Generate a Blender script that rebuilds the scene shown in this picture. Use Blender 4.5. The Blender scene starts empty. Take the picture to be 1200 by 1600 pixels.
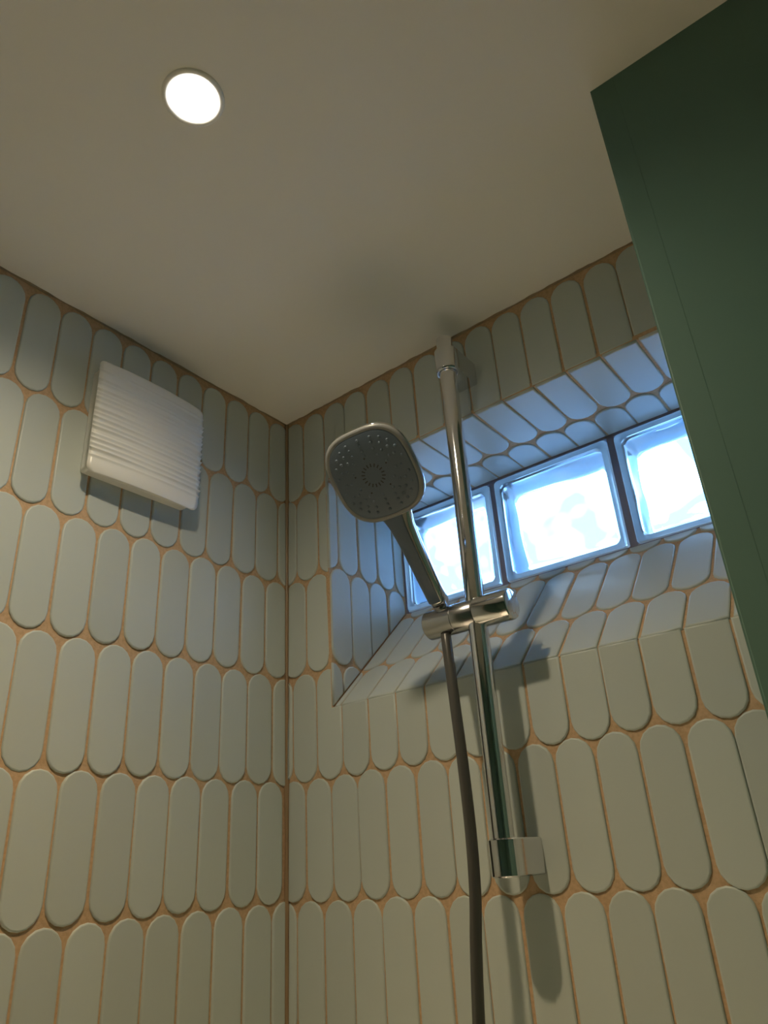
import bpy, math, random
from mathutils import Vector, Matrix

random.seed(7)
W = 0.047                      # one tile pitch in metres; every length below is in tile pitches
S = bpy.context.scene
COL = S.collection

# ------------------------------------------------------------------ camera
CAM = Vector((16.3907, -16.2571, -14.9689))
yaw, pitch, roll = 0.6413, 0.4522, -0.0651
fw = Vector((-math.sin(yaw) * math.cos(pitch), math.cos(yaw) * math.cos(pitch), math.sin(pitch)))
r0 = Vector((math.cos(yaw), math.sin(yaw), 0))
u0 = r0.cross(fw)
rt = r0 * math.cos(roll) + u0 * math.sin(roll)
up = u0 * math.cos(roll) - r0 * math.sin(roll)
cd = bpy.data.cameras.new('camera')
cam = bpy.data.objects.new('camera', cd)
COL.objects.link(cam)
M = Matrix((rt, up, -fw)).transposed().to_4x4()
M.translation = CAM * W
cam.matrix_world = M
cd.sensor_fit = 'VERTICAL'
cd.sensor_height = 36.0
cd.sensor_width = 27.0
cd.lens = 1133.22 / 1600 * 36.0
cd.clip_start = 0.01
S.camera = cam

# ------------------------------------------------------------------ world: the sky outside the window
wd = bpy.data.worlds.new('sky')
S.world = wd
wd.use_nodes = True
nt = wd.node_tree
nt.nodes.clear()
tc = nt.nodes.new('ShaderNodeTexCoord')
mp = nt.nodes.new('ShaderNodeMapping')
mp.inputs['Scale'].default_value = (3.0, 3.0, 6.0)
nz = nt.nodes.new('ShaderNodeTexNoise')
nz.inputs['Scale'].default_value = 0.9
nz.inputs['Detail'].default_value = 1
nz.inputs['Distortion'].default_value = 1.2
cr = nt.nodes.new('ShaderNodeValToRGB')
cr.color_ramp.elements[0].position = 0.46
cr.color_ramp.elements[0].color = (0.075, 0.21, 0.50, 1)
cr.color_ramp.elements[1].position = 0.86
cr.color_ramp.elements[1].color = (0.58, 0.80, 1.0, 1)
bg = nt.nodes.new('ShaderNodeBackground')
bg.inputs['Strength'].default_value = 9.5
wo = nt.nodes.new('ShaderNodeOutputWorld')
nt.links.new(tc.outputs['Generated'], mp.inputs['Vector'])
nt.links.new(mp.outputs['Vector'], nz.inputs['Vector'])
nt.links.new(nz.outputs['Fac'], cr.inputs['Fac'])
nt.links.new(cr.outputs['Color'], bg.inputs['Color'])
nt.links.new(bg.outputs['Background'], wo.inputs['Surface'])

LAMP = Vector((7.62, -10.35, 0.0))
SPILL_POWER, SPILL_COLOR = 9.6, (1.0, 0.84, 0.58)     # wide, paler spill of the downlight
BEAM_POWER, BEAM_COLOR = 9.5, (1.0, 0.66, 0.26)       # its warm centre beam
CORE_POWER = 285.0                                     # the bright core that falls on the shower floor

S.view_settings.view_transform = 'Standard'
S.view_settings.look = 'None'
S.view_settings.gamma = 1.0
S.view_settings.use_curve_mapping = False
S.view_settings.exposure = 0.48
S.cycles.use_denoising = True
S.cycles.max_bounces = 14
S.cycles.diffuse_bounces = 6
S.cycles.glossy_bounces = 6
S.cycles.transmission_bounces = 12
S.cycles.transparent_max_bounces = 16
S.cycles.sample_clamp_indirect = 8.0
S.cycles.caustics_refractive = True
S.cycles.caustics_reflective = True


# ------------------------------------------------------------------ materials
def mat(name, color, rough=0.5, metal=0.0, spec=0.5, bump=None, vary=0.0, noise=None, coat=0.0):
    m = bpy.data.materials.new(name)
    m.use_nodes = True
    t = m.node_tree
    b = t.nodes['Principled BSDF']
    b.inputs['Base Color'].default_value = (*color, 1)
    b.inputs['Roughness'].default_value = rough
    b.inputs['Metallic'].default_value = metal
    b.inputs['Specular IOR Level'].default_value = spec
    b.inputs['Coat Weight'].default_value = coat
    src = None
    co = t.nodes.new('ShaderNodeTexCoord')
    if noise:
        sc, c2, lo, hi = noise
        n = t.nodes.new('ShaderNodeTexNoise')
        n.inputs['Scale'].default_value = sc
        n.inputs['Detail'].default_value = 4
        t.links.new(co.outputs['Object'], n.inputs['Vector'])
        r = t.nodes.new('ShaderNodeValToRGB')
        r.color_ramp.elements[0].position = lo
        r.color_ramp.elements[0].color = (*color, 1)
        r.color_ramp.elements[1].position = hi
        r.color_ramp.elements[1].color = (*c2, 1)
        t.links.new(n.outputs['Fac'], r.inputs['Fac'])
        src = r.outputs['Color']
    if vary:
        oi = t.nodes.new('ShaderNodeObjectInfo')
        mr = t.nodes.new('ShaderNodeMapRange')
        mr.inputs['To Min'].default_value = 1 - vary
        mr.inputs['To Max'].default_value = 1 + vary
        t.links.new(oi.outputs['Random'], mr.inputs['Value'])
        h = t.nodes.new('ShaderNodeHueSaturation')
        h.inputs['Color'].default_value = (*color, 1)
        if src:
            t.links.new(src, h.inputs['Color'])
        t.links.new(mr.outputs['Result'], h.inputs['Value'])
        src = h.outputs['Color']
    if src:
        t.links.new(src, b.inputs['Base Color'])
    if bump:
        sc, st, dist = bump
        n2 = t.nodes.new('ShaderNodeTexNoise')
        n2.inputs['Scale'].default_value = sc
        n2.inputs['Detail'].default_value = 5
        t.links.new(co.outputs['Object'], n2.inputs['Vector'])
        bp = t.nodes.new('ShaderNodeBump')
        bp.inputs['Strength'].default_value = st
        bp.inputs['Distance'].default_value = dist
        t.links.new(n2.outputs['Fac'], bp.inputs['Height'])
        t.links.new(bp.outputs['Normal'], b.inputs['Normal'])
    return m


TILE = mat('sage_glaze', (0.57, 0.615, 0.585), 0.38, 0, 0.45, bump=(18, 0.10, 0.004), vary=0.05)
GROUT = mat('sand_grout', (0.66, 0.45, 0.28), 0.9, 0, 0.2, bump=(900, 0.5, 0.0008), noise=(260, (0.57, 0.38, 0.23), 0.4, 0.65))
PAINT = mat('ceiling_paint', (0.86, 0.84, 0.79), 0.85, 0, 0.2, bump=(220, 0.12, 0.0006))
GREEN = mat('green_paint', (0.12, 0.225, 0.19), 0.58, 0, 0.35, bump=(260, 0.10, 0.0006), noise=(5, (0.13, 0.235, 0.197), 0.35, 0.7))
FLOOR = mat('stone_floor', (0.80, 0.78, 0.73), 0.5, 0, 0.4, noise=(6, (0.74, 0.71, 0.66), 0.35, 0.7))
SEAL = mat('tan_sealant', (0.36, 0.24, 0.14), 0.35, 0, 0.5, bump=(60, 0.3, 0.001))
CAULK = mat('old_caulk', (0.40, 0.30, 0.20), 0.7, 0, 0.3, bump=(150, 0.4, 0.001))
CHROME = mat('chrome', (0.72, 0.72, 0.74), 0.09, 1.0)
CHROME2 = mat('satin_chrome', (0.50, 0.50, 0.52), 0.22, 1.0)
HOSE = mat('grey_hose', (0.13, 0.125, 0.12), 0.30, 0.5, 0.5)
PLASTIC = mat('white_plastic', (0.90, 0.89, 0.85), 0.28, 0, 0.5)
FACE = mat('grey_face', (0.12, 0.16, 0.22), 0.40, 0, 0.5)
RIM = mat('grey_rim', (0.27, 0.275, 0.28), 0.28, 0, 0.5)
DARK = mat('dark_rubber', (0.03, 0.03, 0.035), 0.5)
MORTAR = mat('mortar', (0.30, 0.27, 0.32), 0.9, bump=(300, 0.4, 0.001))


def glass_mat(name, color, rough=0.0, bump=None):
    m = bpy.data.materials.new(name)
    m.use_nodes = True
    t = m.node_tree
    b = t.nodes['Principled BSDF']
    b.inputs['Base Color'].default_value = (*color, 1)
    b.inputs['Roughness'].default_value = rough
    b.inputs['Transmission Weight'].default_value = 1.0
    b.inputs['IOR'].default_value = 1.46
    if bump:
        co = t.nodes.new('ShaderNodeTexCoord')
        mp_ = t.nodes.new('ShaderNodeMapping')
        mp_.inputs['Scale'].default_value = (1.0, 1.0, 0.45)
        n2 = t.nodes.new('ShaderNodeTexNoise')
        n2.inputs['Scale'].default_value = bump[0]
        n2.inputs['Detail'].default_value = 2
        t.links.new(co.outputs['Object'], mp_.inputs['Vector'])
        t.links.new(mp_.outputs['Vector'], n2.inputs['Vector'])
        bp = t.nodes.new('ShaderNodeBump')
        bp.inputs['Strength'].default_value = bump[1]
        bp.inputs['Distance'].default_value = bump[2]
        t.links.new(n2.outputs['Fac'], bp.inputs['Height'])
        t.links.new(bp.outputs['Normal'], b.inputs['Normal'])
    return m


GLASS = glass_mat('block_glass', (0.96, 0.99, 1.0), 0.0)
BLOCKSIDE = glass_mat('block_side', (0.90, 1.0, 0.97), 0.12)
_t = BLOCKSIDE.node_tree
_tr = _t.nodes.new('ShaderNodeBsdfTranslucent')
_tr.inputs['Color'].default_value = (0.98, 1.0, 0.96, 1)
_mx = _t.nodes.new('ShaderNodeMixShader')
_mx.inputs['Fac'].default_value = 0.55
_t.links.new(_t.nodes['Principled BSDF'].outputs['BSDF'], _mx.inputs[1])
_t.links.new(_tr.outputs['BSDF'], _mx.inputs[2])
_t.links.new(_mx.outputs['Shader'], _t.nodes['Material Output'].inputs['Surface'])
em = bpy.data.materials.new('lamp_glow')
em.use_nodes = True
em.node_tree.nodes['Principled BSDF'].inputs['Emission Color'].default_value = (1.0, 0.93, 0.82, 1)
em.node_tree.nodes['Principled BSDF'].inputs['Emission Strength'].default_value = 25.0
GLOW = em


# ------------------------------------------------------------------ mesh helpers
def mesh(name, verts, faces, material, smooth=False, flat_faces=()):
    me = bpy.data.meshes.new(name)
    me.from_pydata([tuple(Vector(v) * W) for v in verts], [], faces)
    if material:
        me.materials.append(material)
    fl = set(flat_faces)
    for i, p in enumerate(me.polygons):
        p.use_smooth = smooth and i not in fl
    me.update()
    return me


def link(name, me, parent=None, loc=None):
    o = bpy.data.objects.new(name, me)
    COL.objects.link(o)
    if parent is not None:
        o.parent = parent
    if loc is not None:
        o.location = Vector(loc) * W
    return o


def empty(name, loc=(0, 0, 0)):
    o = bpy.data.objects.new(name, None)
    o.empty_display_size = 0.02
    COL.objects.link(o)
    o.location = Vector(loc) * W
    return o


def tag(o, label, cat, kind=None, group=None):
    o['label'] = label
    o['category'] = cat
    if kind:
        o['kind'] = kind
    if group:
        o['group'] = group
    return o


def box_vf(a, b, V=None, F=None):
    V = [] if V is None else V
    F = [] if F is None else F
    n = len(V)
    x0, y0, z0 = a
    x1, y1, z1 = b
    V += [(x0, y0, z0), (x1, y0, z0), (x1, y1, z0), (x0, y1, z0), (x0, y0, z1), (x1, y0, z1), (x1, y1, z1), (x0, y1, z1)]
    F += [tuple(n + i for i in f) for f in ((0, 3, 2, 1), (4, 5, 6, 7), (0, 1, 5, 4), (1, 2, 6, 5), (2, 3, 7, 6), (3, 0, 4, 7))]
    return V, F


def bevel(o, width, seg=3):
    m = o.modifiers.new('edge', 'BEVEL')
    m.width = width * W
    m.segments = seg
    m.limit_method = 'ANGLE'
    m.harden_normals = False
    for p in o.data.polygons:
        p.use_smooth = True
    o.data.set_sharp_from_angle(angle=math.radians(35)) if hasattr(o.data, 'set_sharp_from_angle') else None
    return o


def loft(rings, caps=True, closed=True):
    """rings: list of equal-length point loops."""
    V, F = [], []
    n = len(rings[0])
    for r in rings:
        V += [tuple(p) for p in r]
    for i in range(len(rings) - 1):
        for j in range(n if closed else n - 1):
            k = (j + 1) % n
            F.append((i * n + j, i * n + k, (i + 1) * n + k, (i + 1) * n + j))
    fl = []
    if caps:
        fl = [len(F), len(F) + 1]
        F.append(tuple(reversed(range(n))))
        F.append(tuple((len(rings) - 1) * n + j for j in range(n)))
    return V, F, fl


def frame_from(axis):
    a = Vector(axis).normalized()
    t = Vector((0, 0, 1)) if abs(a.z) < 0.9 else Vector((1, 0, 0))
    e1 = t.cross(a).normalized()
    e2 = a.cross(e1)
    return a, e1, e2


def lathe(p0, axis, prof, n=40):
    """prof: (distance along axis, radius)."""
    a, e1, e2 = frame_from(axis)
    rings = []
    for d, r in prof:
        c = Vector(p0) + a * d
        rings.append([c + e1 * (r * math.cos(2 * math.pi * k / n)) + e2 * (r * math.sin(2 * math.pi * k / n)) for k in range(n)])
    return loft(rings)


def lathe_obj(name, p0, axis, prof, material, parent=None, n=40):
    V, F, fl = lathe(p0, axis, prof, n)
    me = mesh(name, V, F, material, True, fl)
    if hasattr(me, 'set_sharp_from_angle'):
        me.set_sharp_from_angle(angle=math.radians(40))
    return link(name, me, parent)


# ------------------------------------------------------------------ tiles
TW, TL = 0.932, 3.165           # tile width and length
H_OUT, H_EDGE = 0.0, -0.028    # tile face and the start of its rounded edge, measured from the wall's finished face
GR = -0.052                    # grout level
INS = 0.042


def stadium(cu, cv, length=TL, low=0.0, seg=8):
    r = TW / 2
    hl = length / 2 - r
    P = []
    for k in range(seg + 1):
        a = math.pi * k / seg
        P.append((cu + r * math.cos(a), cv + hl + r * math.sin(a)))
    for k in range(seg + 1):
        a = math.pi + math.pi * k / seg
        P.append((cu + r * math.cos(a), cv - hl - low + r * math.sin(a)))
    return P


def clip(P, a, b, c):
    """keep a*u+b*v <= c"""
    out = []
    n = len(P)
    for i in range(n):
        p, q = P[i], P[(i + 1) % n]
        dp = a * p[0] + b * p[1] - c
        dq = a * q[0] + b * q[1] - c
        if dp <= 0:
            out.append(p)
        if dp * dq < 0:
            t = dp / (dp - dq)
            out.append((p[0] + t * (q[0] - p[0]), p[1] + t * (q[1] - p[1])))
    return out


def cut_corner(P, u0_, v0_):
    """remove the quadrant u>u0, v>v0 (a notch at the corner of an opening)"""
    ins = [p[0] > u0_ and p[1] > v0_ for p in P]
    if not any(ins):
        return P
    n = len(P)
    s = next(i for i in range(n) if not ins[i] and ins[(i + 1) % n])
    P = P[s:] + P[:s]
    ins = ins[s:] + ins[:s]
    out = []

    def cross(p, q):
        c = []
        if (p[0] - u0_) * (q[0] - u0_) < 0:
            t = (u0_ - p[0]) / (q[0] - p[0])
            c.append((u0_, p[1] + t * (q[1] - p[1])))
        if (p[1] - v0_) * (q[1] - v0_) < 0:
            t = (v0_ - p[1]) / (q[1] - p[1])
            c.append((p[0] + t * (q[0] - p[0]), v0_))
        c = [x for x in c if x[0] >= u0_ - 1e-6 and x[1] >= v0_ - 1e-6]
        return c[0]
    for i in range(n):
        p, q = P[i], P[(i + 1) % n]
        if not ins[i]:
            out.append(p)
            if ins[(i + 1) % n]:
                out += [cross(p, q), (u0_, v0_)]
        elif not ins[(i + 1) % n]:
            out.append(cross(p, q))
    return out


def clean(P, eps=0.012):
    out = []
    for p in P:
        if not out or math.hypot(p[0] - out[-1][0], p[1] - out[-1][1]) > eps:
            out.append(p)
    while len(out) > 2 and math.hypot(out[0][0] - out[-1][0], out[0][1] - out[-1][1]) < eps:
        out.pop()
    return out


def inset(P, d):
    n = len(P)
    out = []
    for i in range(n):
        a, b, c = Vector(P[i - 1]), Vector(P[i]), Vector(P[(i + 1) % n])
        e1 = (b - a).normalized()
        e2 = (c - b).normalized()
        n1 = Vector((-e1.y, e1.x))
        n2 = Vector((-e2.y, e2.x))
        m = n1 + n2
        k = m.dot(n1)
        out.append(b + m * (d / max(k, 0.45)))
    return out


def tile_vf(P, V=None, F=None, flat=None, tf=None):
    """a tile from its outline: buried skirt, straight side, rounded edge, face"""
    V = [] if V is None else V
    F = [] if F is None else F
    flat = [] if flat is None else flat
    n = len(P)
    s = len(V)
    I1 = inset(P, INS * 0.35)
    I2 = inset(P, INS)
    f = tf or (lambda u, v, h: (u, v, h))
    V += [f(p[0], p[1], -0.09) for p in P] + [f(p[0], p[1], H_EDGE) for p in P]
    V += [f(p[0], p[1], -0.008) for p in I1] + [f(p[0], p[1], H_OUT) for p in I2]
    for r in range(3):
        for j in range(n):
            k = (j + 1) % n
            F.append((s + r * n + j, s + r * n + k, s + (r + 1) * n + k, s + (r + 1) * n + j))
    flat.append(len(F))
    F.append(tuple(s + 3 * n + j for j in range(n)))
    return V, F, flat


FULL = None


def full_tile():
    global FULL
    if FULL is None:
        V, F, fl = tile_vf(stadium(0, 0))
        FULL = mesh('tile', V, F, TILE, True, fl)
    return FULL


def area(P):
    return abs(sum(P[i][0] * P[(i + 1) % len(P)][1] - P[(i + 1) % len(P)][0] * P[i][1] for i in range(len(P)))) / 2


def bounds(P):
    return (max(p[0] for p in P) - min(p[0] for p in P), max(p[1] for p in P) - min(p[1] for p in P))


class Plane:
    def __init__(self, origin, u, v, n):
        self.o, self.u, self.v, self.n = Vector(origin), Vector(u).normalized(), Vector(v).normalized(), Vector(n).normalized()
        self.R = Matrix((self.u, self.v, self.n)).transposed()

    def at(self, u, v, h=0.0):
        return self.o + self.u * u + self.v * v + self.n * h


def put_tile(parent, pl, cu, cv, clipper=None, length=TL, low=0.0, wobble=1.0):
    du, dv = random.gauss(0, 0.012) * wobble, random.gauss(0, 0.012) * wobble
    cu += du
    cv += dv
    P = stadium(cu, cv, length, low)
    Q = clipper(P) if clipper else P
    if not Q or len(Q) < 3:
        return None
    Q = clean(Q)
    if len(Q) < 3 or area(Q) < 0.05 or min(bounds(Q)) < 0.11:
        return None
    cut = low != 0 or abs(area(Q) - area(stadium(0, 0))) > 1e-3
    if cut:
        c0 = (sum(p[0] for p in Q) / len(Q), sum(p[1] for p in Q) / len(Q))
        V, F, fl = tile_vf([(p[0] - c0[0], p[1] - c0[1]) for p in Q])
        me = mesh('tile', V, F, TILE, True, fl)
        c = c0
    else:
        me = full_tile()
        c = (cu, cv)
    o = link('tile', me, parent)
    tilt = Matrix.Rotation(random.gauss(0, 0.0035), 3, 'X') @ Matrix.Rotation(random.gauss(0, 0.006), 3, 'Y')
    if not cut:
        tilt = tilt @ Matrix.Rotation(random.gauss(0, 0.004), 3, 'Z')
    m = (pl.R @ tilt).to_4x4()
    m.translation = pl.at(c[0], c[1], random.gauss(0, 0.004)) * W
    o.matrix_local = m
    return o


PITCH = 3.117
ZB = [-3.304, -6.429, -9.533, -12.683, -15.767]
while len(ZB) < 16:
    ZB.append(ZB[-1] - PITCH)

# window opening
WX0, WX1, WZT, WZB, WD, WZI = 1.96, 14.25, -3.15, -10.68, 4.0, -6.97
GXE, GYE = 14.25, -4.84        # free edge of the green wall
FLOOR_Z, ROOM_X, ROOM_Y = -51.0, 40.0, -47.0

# ------------------------------------------------------------------ setting
V, F = box_vf((-5, ROOM_Y - 3, 0), (ROOM_X + 3, 6, 3))
ceiling = tag(link('ceiling', mesh('ceiling', V, F, PAINT)), 'plain off-white painted ceiling over the shower', 'ceiling', 'structure')
V, F = box_vf((-5, ROOM_Y - 3, FLOOR_Z - 3), (ROOM_X + 3, 6, FLOOR_Z))
floor_ = tag(link('floor', mesh('floor', V, F, FLOOR)), 'pale stone bathroom floor below the shower', 'floor', 'structure')

V, F = box_vf((-5, -24, FLOOR_Z), (GR, 6, 0))
wall_left = tag(link('wall_left', mesh('wall_left', V, F, GROUT)), 'shower wall of upright sage tiles carrying the white extractor fan', 'wall', 'structure')
V, F = box_vf((-5, ROOM_Y, FLOOR_Z), (0, -24, 0))
tag(link('wall_side', mesh('wall_side', V, F, GREEN)), 'green painted wall continuing past the shower tiles', 'wall', 'structure')
V, F = box_vf((-5, ROOM_Y - 3, FLOOR_Z), (ROOM_X + 3, ROOM_Y, 0))
tag(link('wall_front', mesh('wall_front', V, F, GREEN)), 'green painted wall facing the shower across the bathroom', 'wall', 'structure')
V, F = box_vf((ROOM_X, ROOM_Y, FLOOR_Z), (ROOM_X + 3, 6, 0))
tag(link('wall_end', mesh('wall_end', V, F, GREEN)), 'green painted wall at the far end of the bathroom', 'wall', 'structure')

# green wall, its corner bead a hair proud of the face
V, F = box_vf((GXE, GYE, FLOOR_Z), (ROOM_X, 0.3, 0))
wall_right = tag(link('wall_right', mesh('wall_right', V, F, GREEN)), 'dark green painted wall beside the shower window', 'wall', 'structure')
V, F = box_vf((GXE - 0.010, GYE - 0.004, FLOOR_Z), (14.795, GYE + 0.2, -0.03))
bead = link('corner_bead', mesh('corner_bead', V, F, GREEN), wall_right)
bevel(bead, 0.05, 3)

# back wall: solid around the opening, sloping sill
g = -GR
e = 0.06
V, F = box_vf((GR, g, FLOOR_Z), (WX0 - e, 5.8, 0))
box_vf((WX0 - e, g, WZT + e), (WX1 + e, 5.8, 0), V, F)
box_vf((WX1 + e, g, FLOOR_Z), (ROOM_X, 5.8, 0), V, F)
n0 = len(V)
prof = [(g, FLOOR_Z), (g, WZB - e), (WD, WZI - e), (5.8, WZI - e), (5.8, FLOOR_Z)]
V += [(WX0 - e, y, z) for y, z in prof] + [(WX1 + e, y, z) for y, z in prof]
m_ = len(prof)
for i in range(m_):
    j = (i + 1) % m_
    F.append((n0 + i, n0 + m_ + i, n0 + m_ + j, n0 + j))
F.append(tuple(n0 + i for i in range(m_)))
F.append(tuple(n0 + m_ + i for i in reversed(range(m_))))
wall_back = tag(link('wall_back', mesh('wall_back', V, F, GROUT)), 'shower wall of upright sage tiles with the deep glass block window', 'wall', 'structure')

# tiles, left wall
LEFT = Plane((0, 0, 0), (0, 1, 0), (0, 0, 1), (1, 0, 0))
LOFF = [0.349, 0.897, 0.44, 1.064, 0.622, 1.05]
BACK = Plane((0, 0, 0), (1, 0, 0), (0, 0, 1), (0, -1, 0))
BOFF = [0.301, 0.962, 0.359, 0.737, 0.232, 0.87]
for r in range(6, 16):
    LOFF.append(0.55 if r % 2 == 0 else 1.05)
    BOFF.append(0.35 if r % 2 == 0 else 0.85)
NROW = 8
for r in range(NROW):
    cv = ZB[r] + TL / 2
    for k in range(-1, 15):
        put_tile(wall_left, LEFT, -(k + LOFF[r]), cv, lambda P: clip(P, 1, 0, -0.05))

LEDGE = 0.095                   # how far the wall tiles stop short of the opening: the reveal tiles show their edge there


def back_clip(P):
    P = clip(P, -1, 0, -0.06)
    P = clip(P, 1, 0, WX1 + 1.0)
    us = [p[0] for p in P] or [0]
    vs = [p[1] for p in P] or [0]
    if max(us) <= WX0 - LEDGE or not P:
        return P
    mid = (min(vs) + max(vs)) / 2
    if min(us) >= WX0 - LEDGE:
        if max(vs) > WZT and mid > (WZT + WZB) / 2:
            return clip(P, 0, -1, -(WZT + LEDGE))
        return clip(P, 0, 1, WZB - 0.02)
    if min(vs) < WZT + LEDGE and max(vs) > WZT + 0.5:          # meets the head of the opening
        return [(-u, -v) for u, v in cut_corner_flip(P)]
    if max(vs) > WZB and min(vs) < WZB - 0.3:                  # meets the foot corner: a notch
        return cut_corner(P, WX0 - LEDGE, WZB - 0.02)
    if min(vs) >= WZB - 0.3:
        return clip(P, 1, 0, WX0 - LEDGE)
    return P


def cut_corner_flip(P):
    Q = [(p[0], -p[1]) for p in P][::-1]
    Q = cut_corner(Q, WX0 - LEDGE, -(WZT + LEDGE))
    return [(-u, v) for u, v in Q][::-1]


for r in range(NROW):
    cv = ZB[r] + TL / 2
    for k in range(-1, 16):
        cu = (k + BOFF[r]) * 0.9937
        if cu > 14.6:
            continue
        if r in (1, 2) and cu - TW / 2 > WX0 - LEDGE:
            continue
        low = 0.7 if (r == 0 and cu > WX0 + 0.2) else 0.0
        put_tile(wall_back, BACK, cu, cv, back_clip, low=low)

# the rows near the floor, too far below the picture to count: one field of tiles per wall
for parent, pl, off, sgn, kmax, lim in ((wall_left, LEFT, LOFF, -1, 23, lambda P: clip(P, 1, 0, -0.05)), (wall_back, BACK, BOFF, 1, 14, lambda P: clip(clip(P, -1, 0, -0.06), 1, 0, GXE - 0.05))):
    V, F, fl = [], [], []
    for r in range(0, 16):
        for k in range(-1, kmax):
            if r < NROW and (k < 15 or sgn > 0):
                continue
            P = stadium(sgn * (k + off[r]), ZB[r] + TL / 2, seg=5)
            P = clip(lim(P), 0, -1, -(FLOOR_Z + 0.1))
            if len(P) > 2 and min(bounds(P)) > 0.12:
                tile_vf(clean(P), V, F, fl, lambda u, v, h: tuple(pl.at(u, v, h)))
    o = link('tile_field', mesh('tile_field', V, F, TILE, True, fl), parent)
    o['kind'] = 'stuff'


def slab(pl, poly, name, parent):
    """thin grout bed under the tiles of a window reveal"""
    n = len(poly)
    V = [tuple(pl.at(u, v, GR)) for u, v in poly] + [tuple(pl.at(u, v, -0.2)) for u, v in poly]
    F = [tuple(range(n)), tuple(n + i for i in reversed(range(n)))]
    for i in range(n):
        j = (i + 1) % n
        F.append((i, n + i, n + j, j))
    return link(name, mesh(name, V, F, GROUT), parent)


# soffit of the opening
SOF = Plane((0, 0, WZT), (-1, 0, 0), (0, 1, 0), (0, 0, -1))
sof = slab(SOF, [(-WX1 - .05, .012), (-WX0 + .05, .012), (-WX0 + .05, WD + .3), (-WX1 - .05, WD + .3)], 'window_soffit', wall_back)


def sof_clip(P):
    P = clip(P, 0, -1, -0.012)
    P = clip(P, 0, 1, WD - 0.02)
    P = clip(P, 1, 0, -WX0 - 0.03)
    return clip(P, -1, 0, WX1 - 0.03)


for k in range(1, 15):
    put_tile(sof, SOF, -(k + 0.31), 2.54 - TL / 2, sof_clip, low=0.0)
    put_tile(sof, SOF, -(k + 0.82), 2.50 + TL / 2, sof_clip)

# sloping sill
sl = math.hypot(WD, WZI - WZB)
SIL = Plane((0, 0, WZB), (1, 0, 0), (0, WD / sl, (WZI - WZB) / sl), (0, -(WZI - WZB) / sl, WD / sl))
sil = slab(SIL, [(WX0 - .05, .02), (WX1 + .05, .02), (WX1 + .05, sl + .2), (WX0 - .05, sl + .2)], 'window_sill', wall_back)


def sil_clip(P):
    P = clip(P, 0, -1, -0.012)
    P = clip(P, 0, 1, sl - 0.03)
    P = clip(P, -1, 0, -WX0 - 0.012)
    return clip(P, 1, 0, WX1 - 0.012)


for k in range(1, 15):
    put_tile(sil, SIL, k + 0.69, 1.89 - TL / 2, sil_clip)
    put_tile(sil, SIL, k + 0.19, 1.85 + TL / 2, sil_clip)
    put_tile(sil, SIL, k + 0.69, 1.85 + PITCH + TL / 2, sil_clip)

# side reveals
kk = (WZI - WZB) / WD
for nm, pl, sg in (('window_reveal', Plane((WX0, 0, 0), (0, 1, 0), (0, 0, 1), (1, 0, 0)), 1), ('window_reveal', Plane((WX1, 0, 0), (0, -1, 0), (0, 0, 1), (-1, 0, 0)), -1)):
    pts = [(.012, WZB - .05), (WD + .3, WZI + .2), (WD + .3, WZT + .05), (.012, WZT + .05)]
    if sg < 0:
        pts = [(-u, v) for u, v in pts][::-1]
    rev = slab(pl, pts, nm, wall_back)

    def rev_clip(P, sg=sg):
        Q = clip(P, 0, 1, WZT - 0.03)
        Q = clip(Q, -sg, 0, -0.012)
        Q = clip(Q, sg, 0, WD - 0.02)
        return clip(Q, sg * kk, -1, -(WZB + 0.012))       # stay above the sloping sill
    for k in range(-1, 5):
        put_tile(rev, pl, sg * (k + 0.96), -6.32 + TL / 2, rev_clip)
        put_tile(rev, pl, sg * (k + 0.47), -6.36 - PITCH + 0.08 + TL / 2, rev_clip)
        put_tile(rev, pl, sg * (k + 0.96), -6.36 - 2 * PITCH + 0.08 + TL / 2, rev_clip)

# ------------------------------------------------------------------ glass block window
window = tag(empty('window_1', (8.1, WD + 0.85, WZI)), 'high window of three wavy clear glass blocks in a tiled recess', 'window', 'structure')
window.matrix_world = Matrix.Translation(Vector((8.1, WD + 0.85, WZI)) * W)
wbase = Vector((8.1, WD + 0.85, WZI))
BX = [(2.02, 5.87), (6.07, 10.21), (10.45, 14.2)]
BZ0, BZ1 = WZI + 0.02, WZT - 0.05
V, F = [], []
for x0, x1 in ((WX0 - .06, 2.02), (5.87, 6.07), (10.21, 10.45), (14.2, WX1 + .06)):
    box_vf((x0, WD + 0.10, WZI - .06), (x1, 5.6, WZT + .06), V, F)
box_vf((2.0, WD + 0.06, WZI - .06), (14.2, 5.6, BZ0), V, F)
box_vf((2.0, WD + 0.06, BZ1), (14.2, 5.6, WZT + .06), V, F)
V = [tuple(Vector(v) - wbase) for v in V]
link('mortar_joints', mesh('mortar_joints', V, F, MORTAR), window)


def rrect(hw, hh, r, seg=5):
    P = []
    for cx, cz, a0 in ((hw - r, hh - r, 0), (-hw + r, hh - r, 90), (-hw + r, -hh + r, 180), (hw - r, -hh + r, 270)):
        for k in range(seg + 1):
            a = math.radians(a0 + 90 * k / seg)
            P.append((cx + r * math.cos(a), cz + r * math.sin(a)))
    return P


def wavy(u, v, ph):
    return 0.040 * math.sin(1.9 * u + 1.0 * v + ph) + 0.022 * math.sin(3.2 * v - 0.8 * u + 2 * ph) + 0.006 * math.sin(5.2 * u + 1.1 * v + ph * 3)


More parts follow.
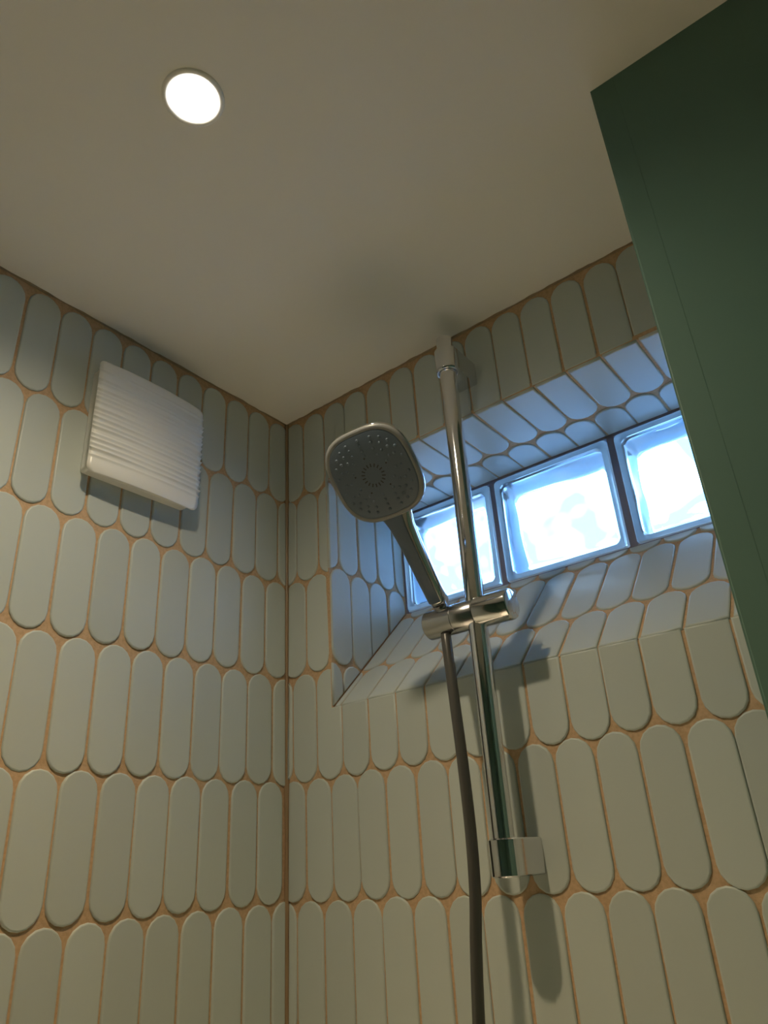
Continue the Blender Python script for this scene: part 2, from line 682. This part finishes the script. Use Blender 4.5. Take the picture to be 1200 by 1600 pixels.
for i, (x0, x1) in enumerate(BX):
    cx, cz = (x0 + x1) / 2, (BZ0 + BZ1) / 2
    hw, hh = (x1 - x0) / 2, (BZ1 - BZ0) / 2
    c = Vector((cx, WD, cz)) - wbase
    # hollow shell: outer lip, inner lip
    o1 = rrect(hw, hh, 0.16)
    o0 = rrect(hw - 0.03, hh - 0.03, 0.15)
    i1 = rrect(hw - 0.24, hh - 0.24, 0.22)
    rings = []
    for prof_, y in ((i1, 1.45), (i1, 0.12), (rrect(hw - 0.20, hh - 0.20, .22), 0.03), (o0, 0.0), (o1, 0.05), (o1, 1.5)):
        rings.append([(p[0], y, p[1]) for p in prof_])
    V, F, fl = loft(rings, caps=False)
    F += [(5 * len(i1) + j, 5 * len(i1) + (j + 1) % len(i1), (j + 1) % len(i1), j) for j in range(len(i1))]
    blk = link('glass_block', mesh('glass_block', V, F, BLOCKSIDE, True), window)
    blk.location = c * W
    if hasattr(blk.data, 'set_sharp_from_angle'):
        blk.data.set_sharp_from_angle(angle=math.radians(50))
    # front pane with a moulded wavy inner face, back pane plain outside and wavy inside
    for nm, ya, yb, mt, ph in (('front_pane', 0.075, 0.24, GLASS, i * 1.9), ('back_pane', 1.22, 1.38, GLASS, i * 2.7 + 1)):
        N = 36
        V, F = [], []
        aw, ah = hw - 0.215, hh - 0.215
        for s in (0, 1):
            for a in range(N + 1):
                for b in range(N + 1):
                    u, v = aw * (2 * a / N - 1), ah * (2 * b / N - 1)
                    edge = min(1.0, (aw - abs(u)) / 0.12, (ah - abs(v)) / 0.12) * (1.25 if nm == 'front_pane' else 0.15)
                    if nm == 'front_pane':
                        y = ya if s == 0 else yb + wavy(u, v, ph) * edge
                    else:
                        y = ya + wavy(u, v, ph) * edge if s == 0 else yb
                    V.append((u, y, v))
        q = (N + 1) ** 2
        idx = lambda s, a, b: s * q + a * (N + 1) + b
        for a in range(N):
            for b in range(N):
                F.append((idx(0, a, b), idx(0, a + 1, b), idx(0, a + 1, b + 1), idx(0, a, b + 1)))
                F.append((idx(1, a, b), idx(1, a, b + 1), idx(1, a + 1, b + 1), idx(1, a + 1, b)))
        for a in range(N):
            F.append((idx(0, a, 0), idx(1, a, 0), idx(1, a + 1, 0), idx(0, a + 1, 0)))
            F.append((idx(0, a + 1, N), idx(1, a + 1, N), idx(1, a, N), idx(0, a, N)))
            F.append((idx(0, 0, a + 1), idx(1, 0, a + 1), idx(1, 0, a), idx(0, 0, a)))
            F.append((idx(0, N, a), idx(1, N, a), idx(1, N, a + 1), idx(0, N, a + 1)))
        link(nm, mesh(nm, V, F, mt, True), blk)

# ------------------------------------------------------------------ sealant in the corners
V, F = [], []
N = 60
for k in range(N + 1):
    z = -0.02 - 40 * k / N
    w = 0.075 + 0.018 * math.sin(k * 1.7) + random.uniform(-.012, .012)
    V += [(-0.02, -w, z), (0.3 * w, -0.3 * w, z), (w, 0.02, z), (-0.06, 0.06, z)]
for k in range(N):
    for j in range(4):
        jn = (j + 1) % 4
        F.append((4 * k + j, 4 * k + jn, 4 * k + 4 + jn, 4 * k + 4 + j))
tag(link('trim_1', mesh('trim_1', V, F, SEAL, True)), 'tan sealant line down the corner between the two tiled walls', 'sealant', 'structure')


def ceiling_bead(name, a, b, nrm, label):
    a, b, nrm = Vector(a), Vector(b), Vector(nrm)
    V, F = [], []
    N = 90
    for k in range(N + 1):
        p = a.lerp(b, k / N)
        w = 0.06 + 0.02 * math.sin(k * 0.9) * math.sin(k * 0.23) + random.uniform(-.014, .014)
        V += [tuple(p + nrm * w + Vector((0, 0, 0.01))), tuple(p + nrm * (0.3 * w) + Vector((0, 0, -0.35 * w))), tuple(p + Vector((0, 0, -w)) - nrm * 0.02), tuple(p - nrm * 0.06 + Vector((0, 0, 0.02)))]
    for k in range(N):
        for j in range(4):
            jn = (j + 1) % 4
            F.append((4 * k + j, 4 * k + jn, 4 * k + 4 + jn, 4 * k + 4 + j))
    return tag(link(name, mesh(name, V, F, CAULK, True)), label, 'sealant', 'structure')


ceiling_bead('trim_2', (GR, 0, 0), (GR, -24, 0), (1, 0, 0), 'uneven filler line where the fan wall meets the ceiling')
ceiling_bead('trim_3', (0, g, 0), (GXE, g, 0), (0, -1, 0), 'uneven filler line where the window wall meets the ceiling')

# ------------------------------------------------------------------ downlight
dl = tag(empty('downlight', LAMP), 'small round recessed downlight shining in the ceiling', 'lamp')
n = 48
rings = []
for r, z in ((0.66, 0.0), (0.655, -0.035), (0.60, -0.055), (0.53, -0.03), (0.50, 0.0)):
    rings.append([(r * math.cos(2 * math.pi * k / n), r * math.sin(2 * math.pi * k / n), z) for k in range(n)])
V, F, fl = loft(rings, caps=False)
link('trim_ring', mesh('trim_ring', V, [f[::-1] for f in F], PLASTIC, True), dl)
prof_ = [(0.0, 0.50), (0.03, 0.49), (0.05, 0.40), (0.055, 0.2)]
lathe_obj('lens', (0, 0, 0), (0, 0, -1), prof_, GLOW, dl, 40)
for nm, power, ang, tint in (('downlight_spill', SPILL_POWER, 160, SPILL_COLOR), ('downlight_beam', BEAM_POWER, 90, BEAM_COLOR), ('downlight_core', CORE_POWER, 50, (1.0, 0.78, 0.51))):
    ld = bpy.data.lights.new(nm, 'SPOT')
    ld.energy = power
    ld.color = tint
    ld.spot_size = math.radians(ang)
    ld.spot_blend = 1.0
    ld.shadow_soft_size = 0.40 * W
    lo = bpy.data.objects.new(nm, ld)
    COL.objects.link(lo)
    lo.parent = dl
    lo.location = Vector((0, 0, -0.10)) * W

# ------------------------------------------------------------------ extractor fan
FY, FZ = -6.035, -3.49
fan = tag(empty('extractor_fan', (0, FY, FZ)), 'square white plastic extractor fan with a ribbed cover', 'fan')
V, F = box_vf((-0.05, -1.665, -1.64), (0.35, 1.665, 1.64))
b = bevel(link('housing', mesh('housing', V, F, PLASTIC), fan), 0.10, 4)
V, F = box_vf((0.33, -1.30, -1.30), (0.53, 1.30, 1.30))
bevel(link('neck', mesh('neck', V, F, PLASTIC), fan), 0.08, 3)
HALF, RC = 1.79, 0.20
NT, NS = 150, 24
rib_t = [1.42, 1.10, 0.98, 0.78, 0.66, 0.52, 0.36, 0.16, 0.02, -0.14, -0.30, -0.44, -0.66, -0.80, -0.96, -1.12, -1.30]


def rib(t):
    h = 0.0
    for k, c_ in enumerate(rib_t):
        d = t - c_
        amp = (0.04, 0.07, 0.055, 0.08)[k % 4]
        if -0.075 < d < 0.02:
            h += amp * (1 - d / 0.02 if d > 0 else 1 + d / 0.075)
    return h


V, F = [], []
for a in range(NT + 1):
    t = HALF * (2 * a / NT - 1)
    hw = HALF
    if abs(t) > HALF - RC:
        q = abs(t) - (HALF - RC)
        hw = HALF - RC + math.sqrt(max(RC * RC - q * q, 0.0))
    hw += 0.35 * rib(t) if abs(t) < 1.5 else 0
    for b_ in range(NS + 1):
        s = 2 * b_ / NS - 1
        x = 0.56 + 0.10 * (1 - s * s) - 0.05 * max(0, (abs(t) - 1.5) / 0.29) ** 2 + rib(t) * (0.35 + 0.65 * min(1, abs(s) * 1.4))
        V.append((x, s * hw, t))
for a in range(NT):
    for b_ in range(NS):
        F.append((a * (NS + 1) + b_, a * (NS + 1) + b_ + 1, (a + 1) * (NS + 1) + b_ + 1, (a + 1) * (NS + 1) + b_))
cover = link('ribbed_cover', mesh('ribbed_cover', V, F, PLASTIC, True), fan)
sm = cover.modifiers.new('thickness', 'SOLIDIFY')
sm.thickness = 0.05 * W
sm.offset = -1

# ------------------------------------------------------------------ shower rail
RX, RY, RR = 7.73, -1.10, 0.245
rail = tag(empty('shower_rail', (RX, 0, -15.35)), 'chrome vertical shower rail with sliding holder in front of the window', 'shower rail')
rb = Vector((RX, 0, -15.35))


def rel(p):
    return Vector(p) - rb


lathe_obj('rod', rel((RX, RY, -15.30)), (0, 0, 1), [(0, RR - .03), (0.03, RR), (14.31, RR), (14.345, RR - 0.035)], CHROME, rail, 48)


def bracket(z0, z1, rad, ring_z=None):
    P = []
    for k in range(19):
        a = math.pi + math.pi * k / 18
        P.append((rad * math.cos(a), RY + rad * math.sin(a)))
    P += [(rad, -0.005), (-rad, -0.005)]
    rings = []
    for z, d in ((z0, 0.03), (z0 + 0.03, 0), (z1 - 0.03, 0), (z1, 0.03)):
        rings.append([(p[0] * (1 - d / rad), p[1] + (d if p[1] < RY - .05 else 0), z - rb.z) for p in P])
    V, F, fl = loft(rings)
    me = mesh('bracket', V, F, CHROME, True, fl)
    if hasattr(me, 'set_sharp_from_angle'):
        me.set_sharp_from_angle(angle=math.radians(30))
    o = link('bracket', me, rail)
    if ring_z is not None:
        n = 40
        rings = []
        for r, z in ((RR + .005, 0.05), (RR + .01, -0.01), (RR + .05, -0.05), (RR + .085, -0.03), (RR + .09, 0.05)):
            rings.append([(r * math.cos(2 * math.pi * k / n), RY + r * math.sin(2 * math.pi * k / n), ring_z - rb.z + z) for k in range(n)])
        V, F, fl = loft(rings, caps=False)
        link('ring', mesh('ring', V, F, CHROME, True), o)
    return o


bracket(-15.36, -14.60, 0.345)
bracket(-2.17, -1.40, 0.335, -2.17)

SZ = -9.50
SX0, SX1 = 6.28, 8.74
lathe_obj('slider_body', rel((SX0, RY, SZ)), (1, 0, 0), [(0, 0.33), (0.04, 0.37), (0.84, 0.37), (0.85, 0.355), (0.86, 0.37), (1.46, 0.37), (1.49, 0.345)], CHROME2, rail, 48)
lathe_obj('slider_knob', rel((SX0 + 1.50, RY, SZ)), (1, 0, 0), [(0, 0.35), (0.02, 0.385), (0.90, 0.385), (0.94, 0.37), (0.96, 0.34)], CHROME, rail, 48)
V, F = box_vf(tuple(rel((7.80, -0.90, SZ + 0.30))), tuple(rel((8.50, -0.55, SZ + 0.39))))
bevel(link('release_lever', mesh('release_lever', V, F, DARK), rail), 0.03, 2)

# ------------------------------------------------------------------ hand shower
HB = Vector((6.78, -1.22, -9.02))       # handle end, in the holder
HC = Vector((7.05, -4.06, -6.50))       # middle of the spray face
nrm = Vector((0.20, -0.68, -0.70)).normalized()
hd = (HC - HB)
hd = (hd - nrm * hd.dot(nrm)).normalized()
sd = hd.cross(nrm).normalized()
hs = tag(empty('hand_shower', HB), 'hand shower with grey rounded square face and chrome handle', 'hand shower')


def hp(a, b_, c_):
    return HC + sd * a + hd * b_ + nrm * c_ - HB


def squircle(ha, hb, ex=2.95, n=64):
    P = []
    for k in range(n):
        t = 2 * math.pi * k / n
        ct, st = math.cos(t), math.sin(t)
        P.append((ha * math.copysign(abs(ct) ** (2 / ex), ct), hb * math.copysign(abs(st) ** (2 / ex), st)))
    return P


HA, HBB = 1.10, 1.17


def head_rings(spec):
    return [[hp(p[0], p[1], c_) for p in squircle(HA * k, HBB * k)] for k, c_ in spec]


V, F, fl = loft(head_rings([(0.995, -0.10), (1.02, -0.16), (1.0, -0.26), (0.93, -0.38), (0.75, -0.50), (0.45, -0.58), (0.1, -0.60)]))
link('head_shell', mesh('head_shell', V, [f[::-1] for f in F], CHROME, True), hs)
V, F, fl = loft(head_rings([(1.0, -0.12), (1.015, -0.06), (0.985, -0.01), (0.95, 0.002), (0.915, -0.006)]), caps=False)
link('head_rim', mesh('head_rim', V, [f[::-1] for f in F], RIM, True), hs)
V, F, fl = loft(head_rings([(0.92, -0.03), (0.915, -0.003), (0.88, 0.005), (0.6, 0.018), (0.3, 0.024)]))
face = link('spray_face', mesh('spray_face', V, [f[::-1] for f in F], FACE, True), hs)
# nozzles: four rounded-square rings of rubber tips, and the slots round the middle
V, F = [], []
for rr, cnt in ((0.30, 0), (0.48, 10), (0.60, 16), (0.73, 20), (0.85, 22)):
    for k in range(cnt):
        t = 2 * math.pi * (k + (0.5 if cnt % 4 else 0)) / cnt
        ct, st = math.cos(t), math.sin(t)
        ex = 2.6
        a = HA * rr * 0.93 * math.copysign(abs(ct) ** (2 / ex), ct)
        b_ = HBB * rr * 0.93 * math.copysign(abs(st) ** (2 / ex), st)
        cc = 0.018 - 0.012 * (rr - .3)
        s0 = len(V)
        m = 8
        for rad, up_ in ((0.042, -0.01), (0.036, 0.018), (0.020, 0.026)):
            for j in range(m):
                V.append(hp(a + rad * math.cos(2 * math.pi * j / m), b_ + rad * math.sin(2 * math.pi * j / m), cc + up_))
        for r in range(2):
            for j in range(m):
                j2 = (j + 1) % m
                F.append((s0 + r * m + j2, s0 + r * m + j, s0 + (r + 1) * m + j, s0 + (r + 1) * m + j2))
        F.append(tuple(s0 + 2 * m + j for j in reversed(range(m))))
noz = link('spray_nozzle_field', mesh('spray_nozzle_field', [tuple(v) for v in V], F, FACE, True), face)
noz['kind'] = 'stuff'
V, F = [], []
for k in range(18):
    t = 2 * math.pi * k / 18
    d = Vector((math.cos(t), math.sin(t)))
    q = Vector((-d.y, d.x))
    s0 = len(V)
    for cc in (0.0, 0.0285):
        for rad, sg in ((0.215, -1), (0.30, -1), (0.30, 1), (0.215, 1)):
            p = d * rad + q * (0.013 * sg)
            V.append(tuple(hp(p.x, p.y, cc)))
    F += [(s0 + 7, s0 + 6, s0 + 5, s0 + 4), (s0, s0 + 1, s0 + 2, s0 + 3)]
    for j in range(4):
        j2 = (j + 1) % 4
        F.append((s0 + j2, s0 + j, s0 + 4 + j, s0 + 4 + j2))
for k in range(5):
    t = 2 * math.pi * (k + 0.3) / 5
    a, b_ = 0.46 * math.cos(t), 0.46 * math.sin(t)
    s0 = len(V)
    for cc in (0.0, 0.030):
        for j in range(8):
            V.append(tuple(hp(a + 0.022 * math.cos(2 * math.pi * j / 8), b_ + 0.022 * math.sin(2 * math.pi * j / 8), cc)))
    F.append(tuple(s0 + 8 + j for j in reversed(range(8))))
    for j in range(8):
        j2 = (j + 1) % 8
        F.append((s0 + j2, s0 + j, s0 + 8 + j, s0 + 8 + j2))
sl_ = link('centre_slots', mesh('centre_slots', V, F, DARK), face)
sl_['kind'] = 'stuff'

# handle: rounded section running from the holder up into the back of the head
bl = (HB - HC)
b_end = bl.dot(hd)
c_end = bl.dot(nrm)
a_end = bl.dot(sd)
SEC = [(0.0, 0.225, 0.215), (0.04, 0.24, 0.23), (0.25, 0.25, 0.235), (0.5, 0.265, 0.225), (0.65, 0.30, 0.215), (0.74, 0.37, 0.205), (0.80, 0.50, 0.19), (0.88, 0.62, 0.16)]


def hsec(t, ra, rc, a0=0.0, a1=2 * math.pi, n=36, grow=0.0, closed=True):
    f = t
    b_ = b_end + (-0.35 - b_end) * f
    c0 = c_end + (-0.30 - c_end) * min(1, f / 0.75) ** 1.0
    a_ = a_end * (1 - f)
    pts = []
    m = n if closed else n + 1
    for k in range(m):
        a = a0 + (a1 - a0) * k / n
        ca, sa = math.cos(a), math.sin(a)
        ex = 2.5
        pts.append(hp(a_ + (ra + grow) * math.copysign(abs(ca) ** (2 / ex), ca), b_, c0 + (rc + grow) * math.copysign(abs(sa) ** (2 / ex), sa)))
    return pts


V, F, fl = loft([hsec(*s) for s in SEC])
link('handle', mesh('handle', [tuple(v) for v in V], F, CHROME, True, fl), hs)
rings = [hsec(t, ra, rc, math.radians(70), math.radians(186), 20, 0.012, False) for t, ra, rc in SEC[1:]]
V, F, fl = loft(rings, caps=False, closed=False)
gp = link('handle_grip', mesh('handle_grip', [tuple(v) for v in V], F, FACE, True), hs)
sm = gp.modifiers.new('thickness', 'SOLIDIFY')
sm.thickness = 0.02 * W
ax = (HC - hd * 0.35 - nrm * 0.3 - HB).normalized()
lathe_obj('hose_nut', tuple(-ax * 0.30), tuple(ax), [(0, 0.15), (0.04, 0.18), (0.26, 0.21), (0.31, 0.21)], CHROME, hs, 32)

# ------------------------------------------------------------------ hose
pts = [(6.82, -1.18, -9.86), (6.87, -1.24, -10.3), (6.98, -1.33, -11.6), (7.05, -1.36, -12.9), (7.09, -1.38, -14.4), (7.06, -1.40, -15.6), (6.96, -1.42, -16.6), (6.85, -1.42, -17.9), (6.70, -1.4, -20), (6.6, -1.4, -24), (6.8, -1.5, -28), (7.4, -1.5, -31), (8.6, -1.4, -32.2), (9.6, -1.2, -30.8), (9.9, -0.9, -29.2)]


def catmull(P, sub):
    P = [Vector(p) for p in P]
    P = [2 * P[0] - P[1]] + P + [2 * P[-1] - P[-2]]
    out = []
    for i in range(1, len(P) - 2):
        for s in range(sub):
            t = s / sub
            a, b_, c_, d = P[i - 1], P[i], P[i + 1], P[i + 2]
            out.append(0.5 * ((2 * b_) + (c_ - a) * t + (2 * a - 5 * b_ + 4 * c_ - d) * t * t + (3 * b_ - a - 3 * c_ + d) * t ** 3))
    out.append(P[-2])
    return out


def tube(path, r, n=16):
    rings = []
    e1 = Vector((1, 0, 0))
    for i, p in enumerate(path):
        tg = (path[min(i + 1, len(path) - 1)] - path[max(i - 1, 0)]).normalized()
        e1 = (e1 - tg * e1.dot(tg)).normalized()
        e2 = tg.cross(e1)
        rings.append([p + e1 * (r * math.cos(2 * math.pi * k / n)) + e2 * (r * math.sin(2 * math.pi * k / n)) for k in range(n)])
    return loft(rings)


hose = tag(empty('shower_hose', (9.9, 0, -29)), 'smooth grey shower hose hanging below the chrome slider', 'hose')
path = [p - Vector((9.9, 0, -29)) for p in catmull(pts, 8)]
V, F, fl = tube(path, 0.132)
link('tube', mesh('tube', [tuple(v) for v in V], F, HOSE, True, fl), hose)
lathe_obj('wall_outlet', (0, 0.02, 0), (0, -1, 0), [(0, 0.55), (0.1, 0.55), (0.14, 0.3), (0.75, 0.28), (1.15, 0.28), (1.18, 0.2)], CHROME, hose, 32)
lathe_obj('outlet_nut', (0, -0.9, -0.55), (0, 0, 1), [(0, 0.17), (0.05, 0.2), (0.5, 0.2)], CHROME, hose, 24)
